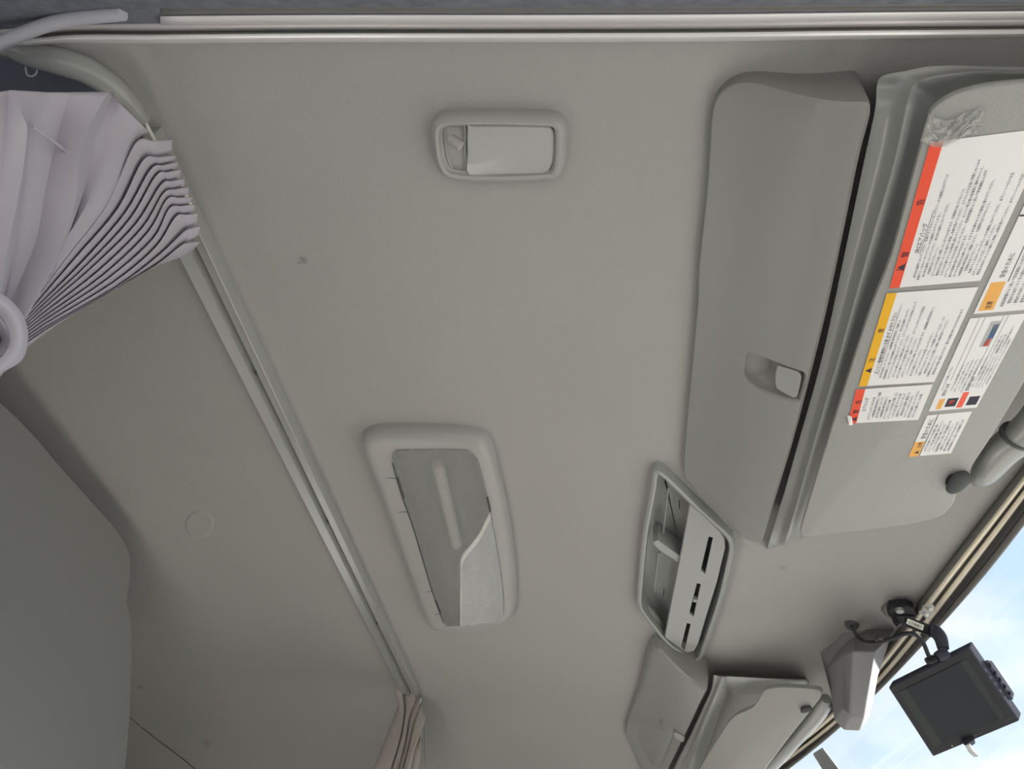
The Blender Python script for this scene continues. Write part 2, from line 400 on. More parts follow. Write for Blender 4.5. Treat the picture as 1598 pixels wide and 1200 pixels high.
E45 = [((a[0] * .35 + b[0] * .65), (a[1] * .35 + b[1] * .65)) for a, b in zip(E4, E5)]
band(E4, E45, .024, .034, 'trim_3', 'rubber', mid=.034)
band(E45, E5, .036, .046, 'trim_4', 'groove', mid=.044, th=.006)
# windscreen
A = spline([hit(x, y, .05) for x, y in E5], 4); rows = []
for k in range(7):
    s = k / 6; rows.append([Vector((p.x + (.42 + .02 * math.sin(i / len(A) * math.pi)) * s, p.y, p.z * (1 - s) + (-.10) * s)) for i, p in enumerate(A)])
V, F = grid(rows); mk('window_1', V, F, 'glass', kind='structure', solid=.004)

# ------------------------------------------------------------------ near door aperture
def hband(ys, xs, offs, name, m, th=.003, mid=None):
    pa = [(x, ys[0] + s) for x, s in xs]; pb = [(x, ys[1] + s) for x, s in xs]
    return band(pa, pb, offs[0], offs[1], name, m, th=th, mid=mid)
XS = [(-500, 60), (-200, 25), (0, 13), (100, 7), (250, 3), (500, 1), (800, 1), (1100, 0), (1350, -3), (1598, -5), (1900, -9)]
XL = XS[4:]
XM = [(-350, 30), (-120, 12), (30, 10), (120, 3)] + XS[4:]
hband((52, 63), XM, (.046, .012), 'door_1', 'sillhi', mid=.046)
hband((47, 52.5), XM, (.034, .046), 'door_1', 'groove')
hband((33, 48), XM, (.040, .036), 'door_1', 'sill')
hband((22, 34), XL, (.058, .042), 'door_1', 'sillhi', mid=.056)
hband((18, 22.5), XL, (.050, .058), 'door_1', 'rubber')
hband((6, 18.5), [(x, s) for x, s in XL], (.066, .054), 'door_1', 'groove', mid=.066)
V, F = patch([[hit(x, 46 + s, .03) for x, s in XS], [hit(x, 30 + s, .04) for x, s in XS], [hit(x, 10 + s, .064) for x, s in XS], [hit(x, -20 + s, .085) for x, s in XS], [hit(x, -75 + s, .10) for x, s in XS], [hit(x, -160 + s, .06) for x, s in XS]], 6, 5)
mk('wall_outer', V, F, 'body', kind='structure', solid=.004)
# light rubber seal turning down the pillar
V, F = tube([hit(192, 21, .07), hit(150, 25, .07), (hit(95, 33, .07)), hit(50, 47, .07), hit(0, 68, .075), hit(-60, 100, .085), hit(-110, 140, .12)], .0085, 12, 6)
tag(mk('weather_strip', V, F, 'seal'), 'light grey tubular rubber door seal curving down at the rear door corner', 'seal')

# ------------------------------------------------------------------ curtain rail, its padded corner and the cord
def railpt(x, y, z): return pz(x, y, z)
LA, LB = (279, 401), (616, 1061); RA, RB = (312, 356), (639, 1057)
zr = .985
xl = (pz(*LA, zr).x + pz(*LB, zr).x) / 2; xr = (pz(*RA, zr - .006).x + pz(*RB, zr - .006).x) / 2
LAx, LBx = pz(*LA, zr), pz(*LB, zr); RAx, RBx = pz(*RA, zr - .006), pz(*RB, zr - .006)
def rail_ln(f, z, y):   # the rail runs slightly askew, as sighted
    l = LAx.x + (LBx.x - LAx.x) * (y - LAx.y) / (LBx.y - LAx.y); r = RAx.x + (RBx.x - RAx.x) * (y - RAx.y) / (RBx.y - RAx.y)
    return Vector((l + (r - l) * f, y, z))
prof = [(0, 1.0), (0, .986), (.04, .983), (.42, .983), (.44, .976), (.47, .976), (.49, .984), (.52, .994), (.62, .994), (.64, .984), (.66, .981), (.95, .979), (.96, .973), (1.0, .973), (1.0, 1.0)]
rows = [[rail_ln(f, z, y) for f, z in prof] for y in [.44 + i * (2.42 - .44) / 12 for i in range(13)]]
V, F = grid(rows); F += [tuple(range(15)), tuple(range(12 * 15, 13 * 15))]
cr0 = thing('curtain_rail', rail_ln(.5, 1.0, .44), 'long silver aluminium curtain rail across the cab ceiling behind the seats', 'curtain rail')
mk('channel', V, F, 'alu', cr0, ang=20)
for y in (.95, 1.45, 1.95):
    q = rail_ln(.57, .990, y); V, F = tube([q, q + Vector((0, 0, -.004))], .005, 10, 1); mk('screw', V, F, 'plasticd', cr0)
V, F = tube([hit(20, 74, .03), hit(45, 84, .035), hit(95, 96, .04), hit(140, 112, .04), hit(180, 138, .04), hit(205, 162, .035), hit(224, 186, .028)], [.016, .017, .019, .018, .017, .013, .011], 14, 6)
tag(mk('rail_corner_cover', V, F, 'plastic'), 'curved grey cover over the rail corner above the near curtain', 'cover')
V, F = tube([hit(40, 104, .045), hit(42, 116, .05), hit(50, 119, .05), hit(57, 114, .05), hit(58, 104, .045)], .0012, 8, 5)
tag(mk('wire_loop', V, F, 'seal'), 'tiny grey wire loop hanging under the curved corner cover', 'wire')
V, F = tube([pz(221, 180, .975), pz(236, 208, .972), pz(252, 236, .972), pz(272, 268, .972), pz(300, 325, .975)], .0026, 8, 4)
mk('end_rod', V, F, 'white', cr0, label='thin white rod end showing above the bunched curtain')
V, F = tube([py_(648, 1085, 2.475), py_(660, 1122, 2.47), py_(663.5, 1150, 2.47), py_(666, 1225, 2.47)], .0035, 8, 4)
tag(mk('side_rail', V, F, 'alu'), 'thin pale vertical rod beside the far curtain', 'rod')

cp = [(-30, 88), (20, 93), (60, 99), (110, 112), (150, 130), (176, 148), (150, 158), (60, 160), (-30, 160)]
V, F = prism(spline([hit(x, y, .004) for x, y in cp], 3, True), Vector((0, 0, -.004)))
mk('shade_patch', V, F, 'pillar_shade', kind='structure')  # dark sheet painting in the ceiling shade below the rail corner cover
# ------------------------------------------------------------------ near curtain
CX = -.775
tips = [(270, 218), (276, 243), (279, 253), (283, 265), (289, 279), (296, 292), (301, 308), (305, 320), (310, 334), (314, 353), (312, 377)]
sho = [(211, 224), (223, 251), (235, 265), (243, 275), (251, 289), (255, 302), (260, 312), (264, 326), (274, 339), (286, 363), (282, 384)]
mi1 = [(168, 318), (184, 326), (196, 332), (204, 341), (213, 349), (223, 355), (231, 363), (239, 373), (243, 386), (251, 396), (243, 414)]
mi2 = [(106, 400), (117, 404), (129, 409), (137, 413), (145, 417), (153, 424), (161, 430), (168, 436), (176, 442), (182, 448), (165, 460)]
en = [(44, 484 + i * 5) for i in range(11)]
def leaf(i, X, dx=0, dy=0, tipcut=0):
    T, S, A_, B_, E_ = tips[i], sho[i], mi1[i], mi2[i], en[i]
    T = (T[0] - tipcut, T[1]); m = ((T[0] + S[0]) / 2, (T[1] + S[1]) / 2 - 1)
    return [px_(T[0] + dx * .3, T[1] + dy * .5, X + .018), px_(m[0] + dx, m[1] + dy * .8, X + .014), px_(S[0] + dx, S[1] + dy, X + .006), px_(A_[0] + dx, A_[1] + dy, X), px_(B_[0] + dx * .8, B_[1] + dy * .8, X), px_(E_[0], E_[1] + dy * .3, X), px_(E_[0] - 50, E_[1] + 60, X)]
rows = []
nc = thing('gathered_curtain', px_(150, 330, CX), 'lilac grey pleated curtain bunched and tied back at the near end of the rail', 'curtain', None)
for i in range(11):
    rows.append(spline(leaf(i, CX + .035), 5))
    gap = 5.5 if i < 10 else 8
    if i < 10:
        a = spline(leaf(i, CX + .035), 5); b = spline(leaf(i + 1, CX + .030, 0, 0, 7), 5); c = spline(leaf(i + 1, CX + .022, 0, 0, 16), 5)
        rows.append([p.lerp(q, .18) + Vector((-.001, 0, 0)) for p, q in zip(a, b)])
        rows.append([p.lerp(q, .60) for p, q in zip(a, b)])
        rows.append([p.lerp(q, .93) for p, q in zip(a, c)])
rows.append(spline([px_(*q, CX + .025) for q in [(300, 392), (285, 400), (262, 408), (235, 419), (150, 466), (43, 541), (-10, 600)]], 5))
V, F = grid(rows)
mk('pleats', V, F, 'curtain', nc, solid=.0012, ang=70)
cols = [
    ([(-40, 150), (-50, 240), (-60, 330), (-60, 430), (-40, 520), (-60, 640)], CX + .00),
    ([(14, 141), (6, 230), (-4, 330), (-10, 400), (-20, 500), (-40, 620)], CX + .02),
    ([(22, 141), (34, 178), (42, 210), (30, 300), (5, 420), (-30, 600)], CX + .060),
    ([(76, 144), (52, 200), (38, 300), (25, 380), (8, 470), (-22, 600)], CX + .03),
    ([(110, 144), (90, 210), (70, 300), (55, 380), (15, 480), (-15, 600)], CX + .035),
    ([(168, 144), (128, 225), (118, 310), (92, 392), (38, 496), (-10, 600)], CX + .072),
    ([(176, 145), (150, 225), (130, 300), (95, 396), (40, 500), (-10, 600)], CX + .022),
    ([(186, 160), (180, 215), (140, 310), (88, 400), (40, 500), (-10, 600)], CX + .032),
    ([(233, 206), (212, 222), (168, 316), (105, 399), (43, 484), (-8, 596)], CX + .036)]
rows = [spline([px_(x, y, X + (.010 if k == 0 else 0)) for k, (x, y) in enumerate(c)], 6) for c, X in cols]
rows2 = [rows[0]]
for a, b in zip(rows, rows[1:]):
    for s in (.33, .66): rows2.append([p.lerp(q, s) for p, q in zip(a, b)])
    rows2.append(b)
V, F = grid(rows2)
mk('front_cloth', V, F, 'curtain', nc, solid=.0014, ang=60)
# stitched hem fold across the front cloth
V, F = tube([px_(x, y, CX + .052) for x, y in [(51, 198), (75, 214), (98, 232), (120, 249)]], .0016, 8, 4)
mk('hem', V, F, 'curtain', nc)
V, F = tube([px_(x, y, CX + .050) for x, y in [(170, 146), (158, 175), (143, 205), (130, 228), (121, 248)]], .0012, 8, 4)
mk('hem', V, F, 'curtain', nc)
# tie band
tb = [(-60, 455), (-25, 462), (5, 476), (24, 500), (30, 528), (22, 552), (0, 574), (-40, 600)]
rA = [px_(x, y, CX + .095) for x, y in [(-60, 440), (-25, 447), (12, 466), (35, 493), (42, 528), (33, 560), (3, 580), (-35, 607)]]
rB = [px_(x, y, CX + .085) for x, y in [(-60, 468), (-30, 474), (-4, 486), (12, 508), (18, 530), (12, 548), (-6, 566), (-45, 592)]]
rM = [px_(x, y, CX + .10) for x, y in tb]
V, F = patch([rA, rM, rB], 6, 5)
mk('tie_band', V, F, 'curtain', nc, solid=.003, label='lilac grey cloth tie-back band')
V, F = patch([[px_(x, y, CX + .06) for x, y in [(-50, 470), (-5, 490), (16, 530), (-5, 562), (-50, 590)]], [px_(x, y, CX + .045) for x, y in [(-50, 490), (-25, 500), (2, 530), (-20, 550), (-50, 570)]]], 5, 4)
mk('gathered_tail', V, F, 'curtain', nc, solid=.002)

# far curtain
fc = thing('gathered_curtain', py_(640, 1120, 2.4), 'beige grey pleated curtain bunched at the far end of the rail', 'curtain')
FCOL = [([(623, 1098), (617, 1112), (608, 1135), (596, 1165), (583, 1198), (572, 1225)], -.83),
        ([(628, 1108), (625, 1120), (618, 1140), (607, 1165), (592, 1200), (582, 1225)], -.815),
        ([(614, 1074), (621, 1088), (629, 1107), (625, 1140), (604, 1190), (592, 1225)], -.775),
        ([(627, 1068), (627.5, 1085), (630, 1110), (624, 1150), (609, 1200), (600, 1225)], -.76),
        ([(631, 1072), (630, 1088), (632, 1110), (626, 1150), (611, 1200), (603, 1225)], -.79),
        ([(642, 1072), (640, 1088), (635, 1110), (628, 1150), (614, 1200), (606, 1225)], -.76),
        ([(651, 1077), (643, 1095), (637, 1115), (631, 1155), (618, 1200), (610, 1225)], -.745),
        ([(655, 1082), (648, 1098), (640, 1118), (633, 1158), (622, 1200), (614, 1225)], -.78),
        ([(657, 1088), (650, 1104), (643, 1125), (636, 1160), (626, 1200), (618, 1225)], -.75),
        ([(658.5, 1094), (653, 1110), (646, 1130), (638, 1165), (629, 1200), (622, 1225)], -.78),
        ([(658, 1104), (654, 1116), (648, 1135), (640, 1168), (632, 1200), (626, 1225)], -.75),
        ([(664, 1122), (660, 1134), (656, 1145), (645, 1168), (637, 1200), (632, 1225)], -.735),
        ([(660, 1128), (658, 1138), (655, 1149), (648, 1170), (642, 1200), (640, 1225)], -.78),
        ([(656, 1148), (656.5, 1158), (656, 1167), (656, 1184), (651, 1200), (646, 1225)], -.76)]
rows = [spline([py_(x, y, 2.425 - (X + .775) * .6 - .0 * y) for x, y in c], 4) for c, X in FCOL]
V, F = grid(rows); mk('pleats', V, F, 'curtainb', fc, solid=.0012, ang=50)
# ------------------------------------------------------------------ round plug in the lining
o = [hit(311 + 26 * math.cos(a), 818 + 24 * math.sin(a)) for a in [2 * math.pi * k / 32 for k in range(32)]]
V, F = loft(o, [(0, -.004), (.006, .0004), (.014, .0012), (.022, .0004)], dome=-.0004)
tag(mk('ceiling_plug', V, F, 'head'), 'faint round fabric covered plug in the ceiling behind the curtain rail', 'plug')

# ------------------------------------------------------------------ near dome lamp
NL = [(674, 200), (679, 184), (692, 175.5), (715, 173.5), (780, 173), (850, 174.5), (872, 178), (883, 190), (885.5, 205), (884, 240), (880, 262), (870, 275), (850, 278.5), (790, 281), (735, 280), (706, 276), (690, 266), (680, 246), (676, 225)]
dl = thing('dome_lamp', hit(780, 228), 'small grey rectangular ceiling lamp with frosted lens and toggle switch, nearest the door', 'lamp')
ol = outl(NL, .006, 4)
V, F = loft(ol, [(-.001, -.004), (0, .008), (.003, .018), (.009, .023), (.0135, .0215), (.0155, .016), (.0175, .015), (.0185, .006)], cap=True, capr=4)
mk('bezel', V, F, 'bezel', dl)
lo = [(729, 197), (735, 196.5), (790, 196), (850, 197), (860, 201), (864, 212), (864, 240), (861, 258), (852, 270), (830, 272), (770, 273.5), (731, 273), (729, 240)]
V, F = loft(outl(lo, .018, 3), [(0, .004), (0, .0165), (.002, .019)], cap=True, dome=.003)
mk('lens', V, F, 'lens2', dl)
V, F = loft(outl([(691, 201), (697, 195.5), (712, 194.5), (727, 195), (728, 235), (728.5, 272), (712, 270), (703, 265), (696, 250), (692, 225)], .012, 3), [(0, .006), (.0, .0125), (.003, .0145), (.006, .009)], cap=True, capr=4)
mk('switch_recess', V, F, 'bezel', dl)
a, b = hit(704, 217, .022), hit(719, 228, .030)
V, F = tube([a, a.lerp(b, .5), b], [.0075, .0078, .0068], 14, 3); tg = mk('switch', V, F, 'bezel', dl)

# ------------------------------------------------------------------ large console lamp
CL = [(564, 686), (567, 677), (577, 670), (594, 667), (625, 666.5), (660, 667), (700, 668), (727, 670.5), (750, 676), (762, 686), (770, 705), (776, 730), (784, 762), (796, 822), (802, 870), (805, 910), (805, 942), (800, 958), (789, 966), (770, 970), (750, 974), (720, 979), (690, 979.5), (674, 975), (664, 962), (655, 937), (636, 884), (612, 817), (588, 752), (569, 706)]
cl = thing('console_lamp', hit(690, 820), 'large grey ceiling lamp with patterned trapezoid lens in the middle of the cab roof', 'lamp')
fx = lambda X, Y: 1.0 + .0 * X
V, F = loft(outl(CL, .010, 4), [(-.001, -.004), (0, .006), (.003, .018), (.010, .027), (.020, .032), (.030, .034)], cap=True, capr=6, back=True)
bz = mk('bezel', V, F, 'bezel', cl)
LO = [(613, 709), (617, 703.5), (624, 702), (665, 701.5), (720, 701.5), (732, 704), (742, 713), (748, 726), (762, 781), (774, 844), (783, 900), (786.5, 940), (785.5, 958), (779, 966.5), (765, 970), (729, 975.5), (703, 977), (694, 973), (675, 922), (648, 831), (627, 771), (613, 721)]
lo_ = outl(LO, .036, 2)
cut(bz, [prism([Vector((p.x, p.y, zc(p.x, p.y) - .008)) for p in lo_], Vector((0, 0, -.06)))])
V, F = loft(outl(LO, .036, 4), [(.0002, .030), (.0002, .0350), (.0015, .0375)], cap=True, dome=.0015, capr=8)
mk('lens', V, F, 'lens', cl)
V, F = tube([hit(683, 724, .020), hit(713, 850, .020)], .013, 14, 1); mk('lamp_tube', V, F, 'tubew', cl, label='white lamp tube seen through the lens')
# dark shut line and clip notches along the lens
V, F = join(tube([hit(x, y, .0352) for x, y in [(612, 722), (626, 771), (647, 831), (674, 922), (692, 972)]], .0011, 6, 3))
mk('lens_gasket', V, F, 'plasticd', cl)
for pts in ([(621, 744), (630, 773), (631, 777)], [(681, 937), (685, 948), (688, 956)], [(760, 776), (763, 788), (765, 798)]):
    V, F = tube([hit(x, y, .0362) for x, y in pts], .0022, 6, 2); mk('clip', V, F, 'rubber', cl)
for pts in ([(590, 742), (602, 745), (619, 747)], [(607, 801), (620, 799), (637, 799)], [(655, 925), (665, 924), (676, 922)], [(668, 960), (678, 959), (689, 958)]):
    V, F = tube([hit(pts[0][0] + 4, pts[0][1], .0262), hit(*pts[1], .0335), hit(*pts[2], .0345)], .0007, 6, 2); mk('shut_line', V, F, 'plasticd', cl)

# ------------------------------------------------------------------ overhead pocket and slotted panel
OC = [(1014, 757), (1016, 738), (1021, 729), (1029, 727.5), (1042, 736), (1064, 757), (1088, 781), (1115, 806), (1136, 825), (1144, 836), (1147, 849), (1144, 868), (1130, 927), (1115, 972), (1100, 1014), (1095, 1023), (1086, 1027), (1073, 1023), (1055, 1012), (1037, 998), (1012, 968), (998, 949), (994, 938), (993.5, 922), (1000, 842), (1007, 795)]
hp = inset(outl(OC, .012, 2), .007)
def inside(p):
    r = False
    for a, b in zip(hp, hp[1:] + hp[:1]):
        if (a.y > p.y) != (b.y > p.y) and p.x < a.x + (b.x - a.x) * (p.y - a.y) / (b.y - a.y): r = not r
    return r
bm = bmesh.new(); bm.from_mesh(ceil.data); bx = [min(p.x for p in hp), max(p.x for p in hp), min(p.y for p in hp), max(p.y for p in hp)]
fs_ = [f for f in bm.faces if bx[0] - .03 < f.calc_center_median().x < bx[1] + .03 and bx[2] - .03 < f.calc_center_median().y < bx[3] + .03]
bmesh.ops.subdivide_edges(bm, edges=list({e for f in fs_ for e in f.edges}), cuts=5, use_grid_fill=True)
bmesh.ops.delete(bm, geom=[f for f in bm.faces if bx[0] < f.calc_center_median().x < bx[1] and inside(f.calc_center_median())], context='FACES')
bm.to_mesh(ceil.data); bm.free()
oc = thing('overhead_pocket', hit(1070, 880), 'grey overhead storage pocket with slotted panel between the two cabinets', 'storage pocket')
V, F = loft(outl(OC, .012, 4), [(-.001, -.004), (0, .012), (.003, .022), (.008, .0245), (.0125, .022), (.0145, -.030), (.018, -.034)], cap=True, capr=5)
mk('frame', V, F, 'plastic', oc)
# raised inner step seen along the left and bottom of the pocket
V, F = tube([hit(x, y, -.012) for x, y in [(1043, 760), (1040, 790), (1035, 832)]], .0022, 8, 3); mk('ledge', V, F, 'plastic', oc)
V, F = tube([hit(x, y, -.012) for x, y in [(1029, 862), (1025, 890), (1021, 922)]], .003, 8, 3); mk('ledge', V, F, 'plastic', oc)
V, F = tube([hit(x, y, -.004) for x, y in [(1005, 945), (1018, 958), (1032, 977), (1040, 990)]], [.008, .010, .010, .008], 10, 4, flat=.6); mk('ledge', V, F, 'plastic', oc)
V, F = prism([hit(1019, 846, .016), hit(1027, 843, .016), hit(1064, 870, .016), hit(1064, 881, .016), hit(1026, 856, .016)], Vector((0, 0, .045))); mk('divider', V, F, 'plastic', oc)
for pts in ([(1060, 781), (1060, 793)], [(1036, 920), (1035, 930)]):
    V, F = tube([hit(*pts[0], -.027), hit(*pts[1], -.027)], .0012, 6, 1); mk('catch', V, F, 'rubber', oc)
PN = [(1077, 787), (1080, 790), (1100, 807), (1122, 829), (1130, 842), (1131, 856), (1118, 910), (1100, 968), (1089, 1005), (1083, 1016), (1072, 1018), (1058, 1009), (1040, 996), (1038, 993), (1048, 940), (1062, 870)]
V, F = loft(inset([hit(x, y, .026) for x, y in PN], -.0015), [(0, .0185), (0, .0225), (.0018, .026)], cap=True, back=True, capr=5)
pn = mk('slotted_panel', V, F, 'plastic', oc)
sl_ = [[(1106, 837), (1113, 839), (1100.5, 896), (1093.5, 890)], [(1087.5, 910), (1094, 911.5), (1082.5, 962), (1075.5, 957)], [(1072, 972), (1078, 974), (1068.5, 1015), (1062.5, 1010)]]
def vp(P, a, b): return prism([Vector((p.x, p.y, zc(p.x, p.y) - a)) for p in P], Vector((0, 0, a - b)))
cut(pn, [vp([hit(*q, .026) for q in s], .010, .05) for s in sl_])
for s in sl_:
    P4 = [hit(*q, -.010) for q in s]; c = sum(P4, Vector()) / 4; P4 = [c + (p - c) * 1.7 for p in P4]
    mk('slot_liner', *prism(P4, Vector((0, 0, .001))), 'rubber', oc)
V, F = box(hit(1084.5, 935, .022), Vector((1, 0, 0)), Vector((0, 1, 0)), Vector((0, 0, 1)), .010, .012, .012); mk('slider', V, F, 'plastic', oc, bevel=.002)

# ------------------------------------------------------------------ near overhead cabinet
def sm(a, b, x): t = max(0, min(1, (x - a) / (b - a))); return t * t * (3 - 2 * t)
FD = lambda X, Y: .014 + .082 * sm(.05, .25, X)
D1 = [(1088, 480), (1091, 410), (1103, 298), (1109, 200), (1113, 168), (1122, 149), (1138, 135), (1160, 128), (1185, 130), (1215, 138), (1250, 148), (1290, 156), (1330, 159), (1350, 159), (1359, 163), (1361, 174), (1357, 194), (1341, 256), (1320, 357), (1294, 478), (1270, 575), (1240, 688), (1213, 775), (1192, 843), (1186, 849), (1174, 847.5), (1152, 837), (1128, 815), (1100, 784), (1078, 757), (1070, 745), (1067, 730), (1069, 690), (1078, 590)]
c1 = thing('overhead_cabinet', hit(1200, 500), 'large grey overhead cabinet door with recessed latch beside the sun visor, near side', 'cabinet')
ob = outl(D1, FD, 4)
V, F = loft(ob, [(0, -.05), (-.000, .85), (.0015, .96), (.006, 1.0)], cap=True, back=True, offf=FD, capr=10)
d1 = mk('door', V, F, 'door', c1, ang=30)
HR = [(1165, 553), (1173, 550), (1200, 560), (1230, 572), (1252, 579.5), (1258, 585), (1257, 597), (1249, 624), (1243, 627), (1228, 624.5), (1205, 617), (1184, 608), (1168, 597), (1161, 586), (1162, 570)]
hr = outl(HR, FD, 3)
cen = sum(hr, Vector()) / len(hr)
cut(d1, [prism([Vector((p.x, p.y, cen.z + .030)) for p in hr], Vector((0, 0, -.08)))])
rows = []
for f, dz in [(1.04, .006), (1.0, 0.0005), (.97, .006), (.90, .015), (.75, .022), (.4, .025), (.03, .026)]:
    rows.append([Vector((cen.x + (p.x - cen.x) * f, cen.y + (p.y - cen.y) * f, p.z + dz)) for p in hr])
V, F = grid(rows[1:], True); F.append(tuple(range(5 * len(hr), 6 * len(hr))))
hn = mk('handle', V, F, 'door', d1, solid=.0008)
LP = outl([(1213, 573), (1220, 573), (1242, 579.5), (1249, 585), (1250.5, 592), (1245, 616), (1240, 621), (1233, 619), (1214, 608), (1210.5, 603), (1210, 588)], lambda X, Y: FD(X, Y) - .002, 3)
V, F = prism(LP, Vector((0, 0, .018))); mk('latch', V, F, 'plastic', d1, bevel=.002, label='paler square push latch')

# beam between the cabinet and the visor, turning along the near side
BS = [((1197, 855), (1224, 851), (1248, 842)), ((1199, 850), (1226, 845), (1249, 836)), ((1222, 775), (1247, 775), (1269, 770)), ((1246, 690), (1271, 690), (1291, 692)), ((1283, 557), (1309, 560), (1333, 562)), ((1317, 400), (1354, 400), (1389, 402)), ((1347, 257), (1396, 257), (1431, 260)), ((1365, 172), (1414, 175), (1450, 182)), ((1368, 135), (1425, 138), (1461, 164)), ((1376, 119), (1440, 126), (1477, 152)), ((1410, 111), (1470, 118), (1505, 141)), ((1470, 102), (1530, 112), (1548, 133)), ((1598, 104), (1602, 113), (1602, 130)), ((1760, 98), (1760, 108), (1760, 124)), ((1900, 92), (1900, 103), (1900, 118))]
rows = []
for k, (l, r, e) in enumerate(BS):
    s = 0.02 if k == 0 else 1
    tp = 1 if k < 8 else .75
    g_ = lambda a, b, f: (a[0] + (b[0] - a[0]) * f, a[1] + (b[1] - a[1]) * f)
    rows.append([hit(*l, -.004), hit(*l, .070 * s * tp), hit(*g_(l, r, .08), .078 * s * tp), hit(*g_(l, r, .55), .084 * s * tp), hit(*g_(l, r, .88), .100 * s * tp), hit(*r, .106 * s * tp), hit(*g_(r, e, .30), .101 * s * tp), hit(*g_(r, e, .75), .070 * s * tp), hit(*e, .045 * s * tp)])
R2 = [[rows[i][j] for i in range(len(rows))] for j in range(len(rows[0]))]
V, F = patch(R2, 5, 3)
tag(mk('visor_surround', V, F, 'plastic', ang=60), 'rounded grey moulded beam running between the large cabinet door and the near sun visor', 'trim')

# ------------------------------------------------------------------ near sun visor
A_, B_, C_ = pz(1452, 175, .862), pz(1248, 835, .872), pz(1500, 745, .835)
vn = (B_ - A_).cross(C_ - A_).normalized()
if vn.z > 0: vn = -vn
def vis(x, y, up=0): r = ray(x, y); k = A_ + vn * up; return r * (k.dot(vn) / r.dot(vn))
VO = [(1449, 182), (1454, 172), (1466, 161), (1484, 150), (1505, 142), (1535, 135), (1568, 131), (1605, 128), (1700, 121), (1800, 116), (1860, 130), (1835, 200), (1760, 320), (1680, 452), (1600, 597), (1545, 688), (1508, 742), (1495, 765), (1490, 785), (1474, 803), (1452, 812), (1415, 820), (1370, 826), (1310, 833), (1268, 838), (1252, 837), (1248.5, 832), (1252, 815), (1290, 692), (1331, 563), (1360, 476), (1390, 399), (1421, 284), (1437, 225)]
sv = thing('sun_visor', vis(1450, 600), 'large grey sun visor covered in red and yellow warning labels, near side', 'sun visor')
VB = spline([vis(x, y) for x, y in VO], 3, True)
n = len(VB); c = sum(VB, Vector()) / n
# shaped as a rounded pad: back, side, rounded edge, face
def vring(f, up):
    P = inset([Vector((p.x, p.y, p.z)) for p in VB], f); out = []
    for p in P: out.append(p + vn * up)
    return out
rows = [vring(.004, -.014), vring(.0005, -.011), vring(0, -.006), vring(.0015, -.0015), vring(.005, 0)]
V, F = grid(rows, True); F += [tuple(range(4 * n, 5 * n)), tuple(reversed(range(n)))]
bd = mk('board', V, F, 'visor', sv, ang=50)
# labels: corners A start of heading, B end of heading, C, D on the far side
GLY = {}
def glyphs(s, size, sp=1.0):
    k = (s, sp)
    if k not in GLY:
        cu = bpy.data.curves.new('t', 'FONT'); cu.body = s; cu.size = 1.0; cu.space_line = sp; cu.resolution_u = 1
        ob = bpy.data.objects.new('t', cu); COL.objects.link(ob); bpy.context.view_layer.update()
        me = bpy.data.meshes.new_from_object(ob.evaluated_get(bpy.context.evaluated_depsgraph_get()))
        GLY[k] = ([v.co.copy() for v in me.vertices], [tuple(p.vertices) for p in me.polygons])
        bpy.data.objects.remove(ob); bpy.data.meshes.remove(me)
    V, F = GLY[k]
    return [v * size for v in V], F
S_ = ['エアバッグが正常に作動しないおそれがあります。', '必ずシートベルトを正しく着用してください。', '取扱説明書をよく読んで安全運転に心がけてください。', '走行中は操作しないでください。', '重大な傷害を受けるおそれがあります。', '点検整備は販売会社にご相談ください。', 'お子さまを乗せるときは後席に座らせてください。', 'ステアリングやパネルを改造しないでください。', '車両火災や故障の原因となります。', '駐車するときはパーキングブレーキを確実にかけてください。', '可燃物を近づけないこと。', 'エンジン停止後は高温部に触れないこと。', '警告灯が点灯したときは直ちに停車し点検を受けてください。', 'タイヤの空気圧を点検すること。']
def vlabel(A, B, C, D, label, bars, lines, heads, strokes=()):
    A, B, C, D = [vis(*q, .0012) for q in (A, B, C, D)]
    Lu = ((B - A).length + (C - D).length) / 2; Lv = ((D - A).length + (C - B).length) / 2
    def at(u, v, up=0): return (A * (1 - u) + B * u) * (1 - v) + (D * (1 - u) + C * u) * v + vn * up
    o = mk('warning_label', *prism([A, B, C, D], -vn * .0008), 'paper', sv, label=label)
    for (u0, v0, u1, v1, m) in bars:
        mk('colour_block', *prism([at(u0, v0, .0002), at(u1, v0, .0002), at(u1, v1, .0002), at(u0, v1, .0002)], -vn * .0003), m, o)
    T = []
    for (u, v, s, size) in heads:
        V, F = glyphs(s, size); T.append(([at(u + p.x / Lu, v - p.y / Lv, .0006) for p in V], F))
    Tl = []
    for (u, v, s, size) in lines:
        V, F = glyphs(s, size); Tl.append(([at(u + p.x / Lu, v - p.y / Lv, .0005) for p in V], F))
    for (u0, v0, u1, v1) in strokes:
        T.append(([at(u0, v0, .0004), at(u1, v0, .0004), at(u1, v1, .0004), at(u0, v1, .0004)], [(0, 1, 2, 3)]))
    if T: mk('heading_text', *join(*T), 'ink', o)
    if Tl: mk('body_text', *join(*Tl), 'inkl', o)
    return o, Lu, Lv
def body(n, u0, v0, v1, size, Lu, umax=.9, seed=1):
    rnd = random.Random(seed); out = []; mxc = int((umax - u0) * Lu / (size * 1.0))
    for i in range(n):
        a = rnd.choice(S_); b = rnd.choice(S_); s = ('・' if rnd.random() < .3 else '') + (a + b if rnd.random() < .6 else a)
        out.append((u0 + rnd.choice((0, 0, .02)), v0 + (v1 - v0) * i / max(1, n - 1), s[:max(3, int(mxc * rnd.uniform(.72, 1)))], size))
    return out
L1 = [(1388, 450), (1452, 222), (1642, 199), (1530, 438)]
def dims(q):
    A, B, C, D = [vis(*p) for p in q]; return ((B - A).length + (C - D).length) / 2, ((D - A).length + (C - B).length) / 2
lu, lv = dims(L1)
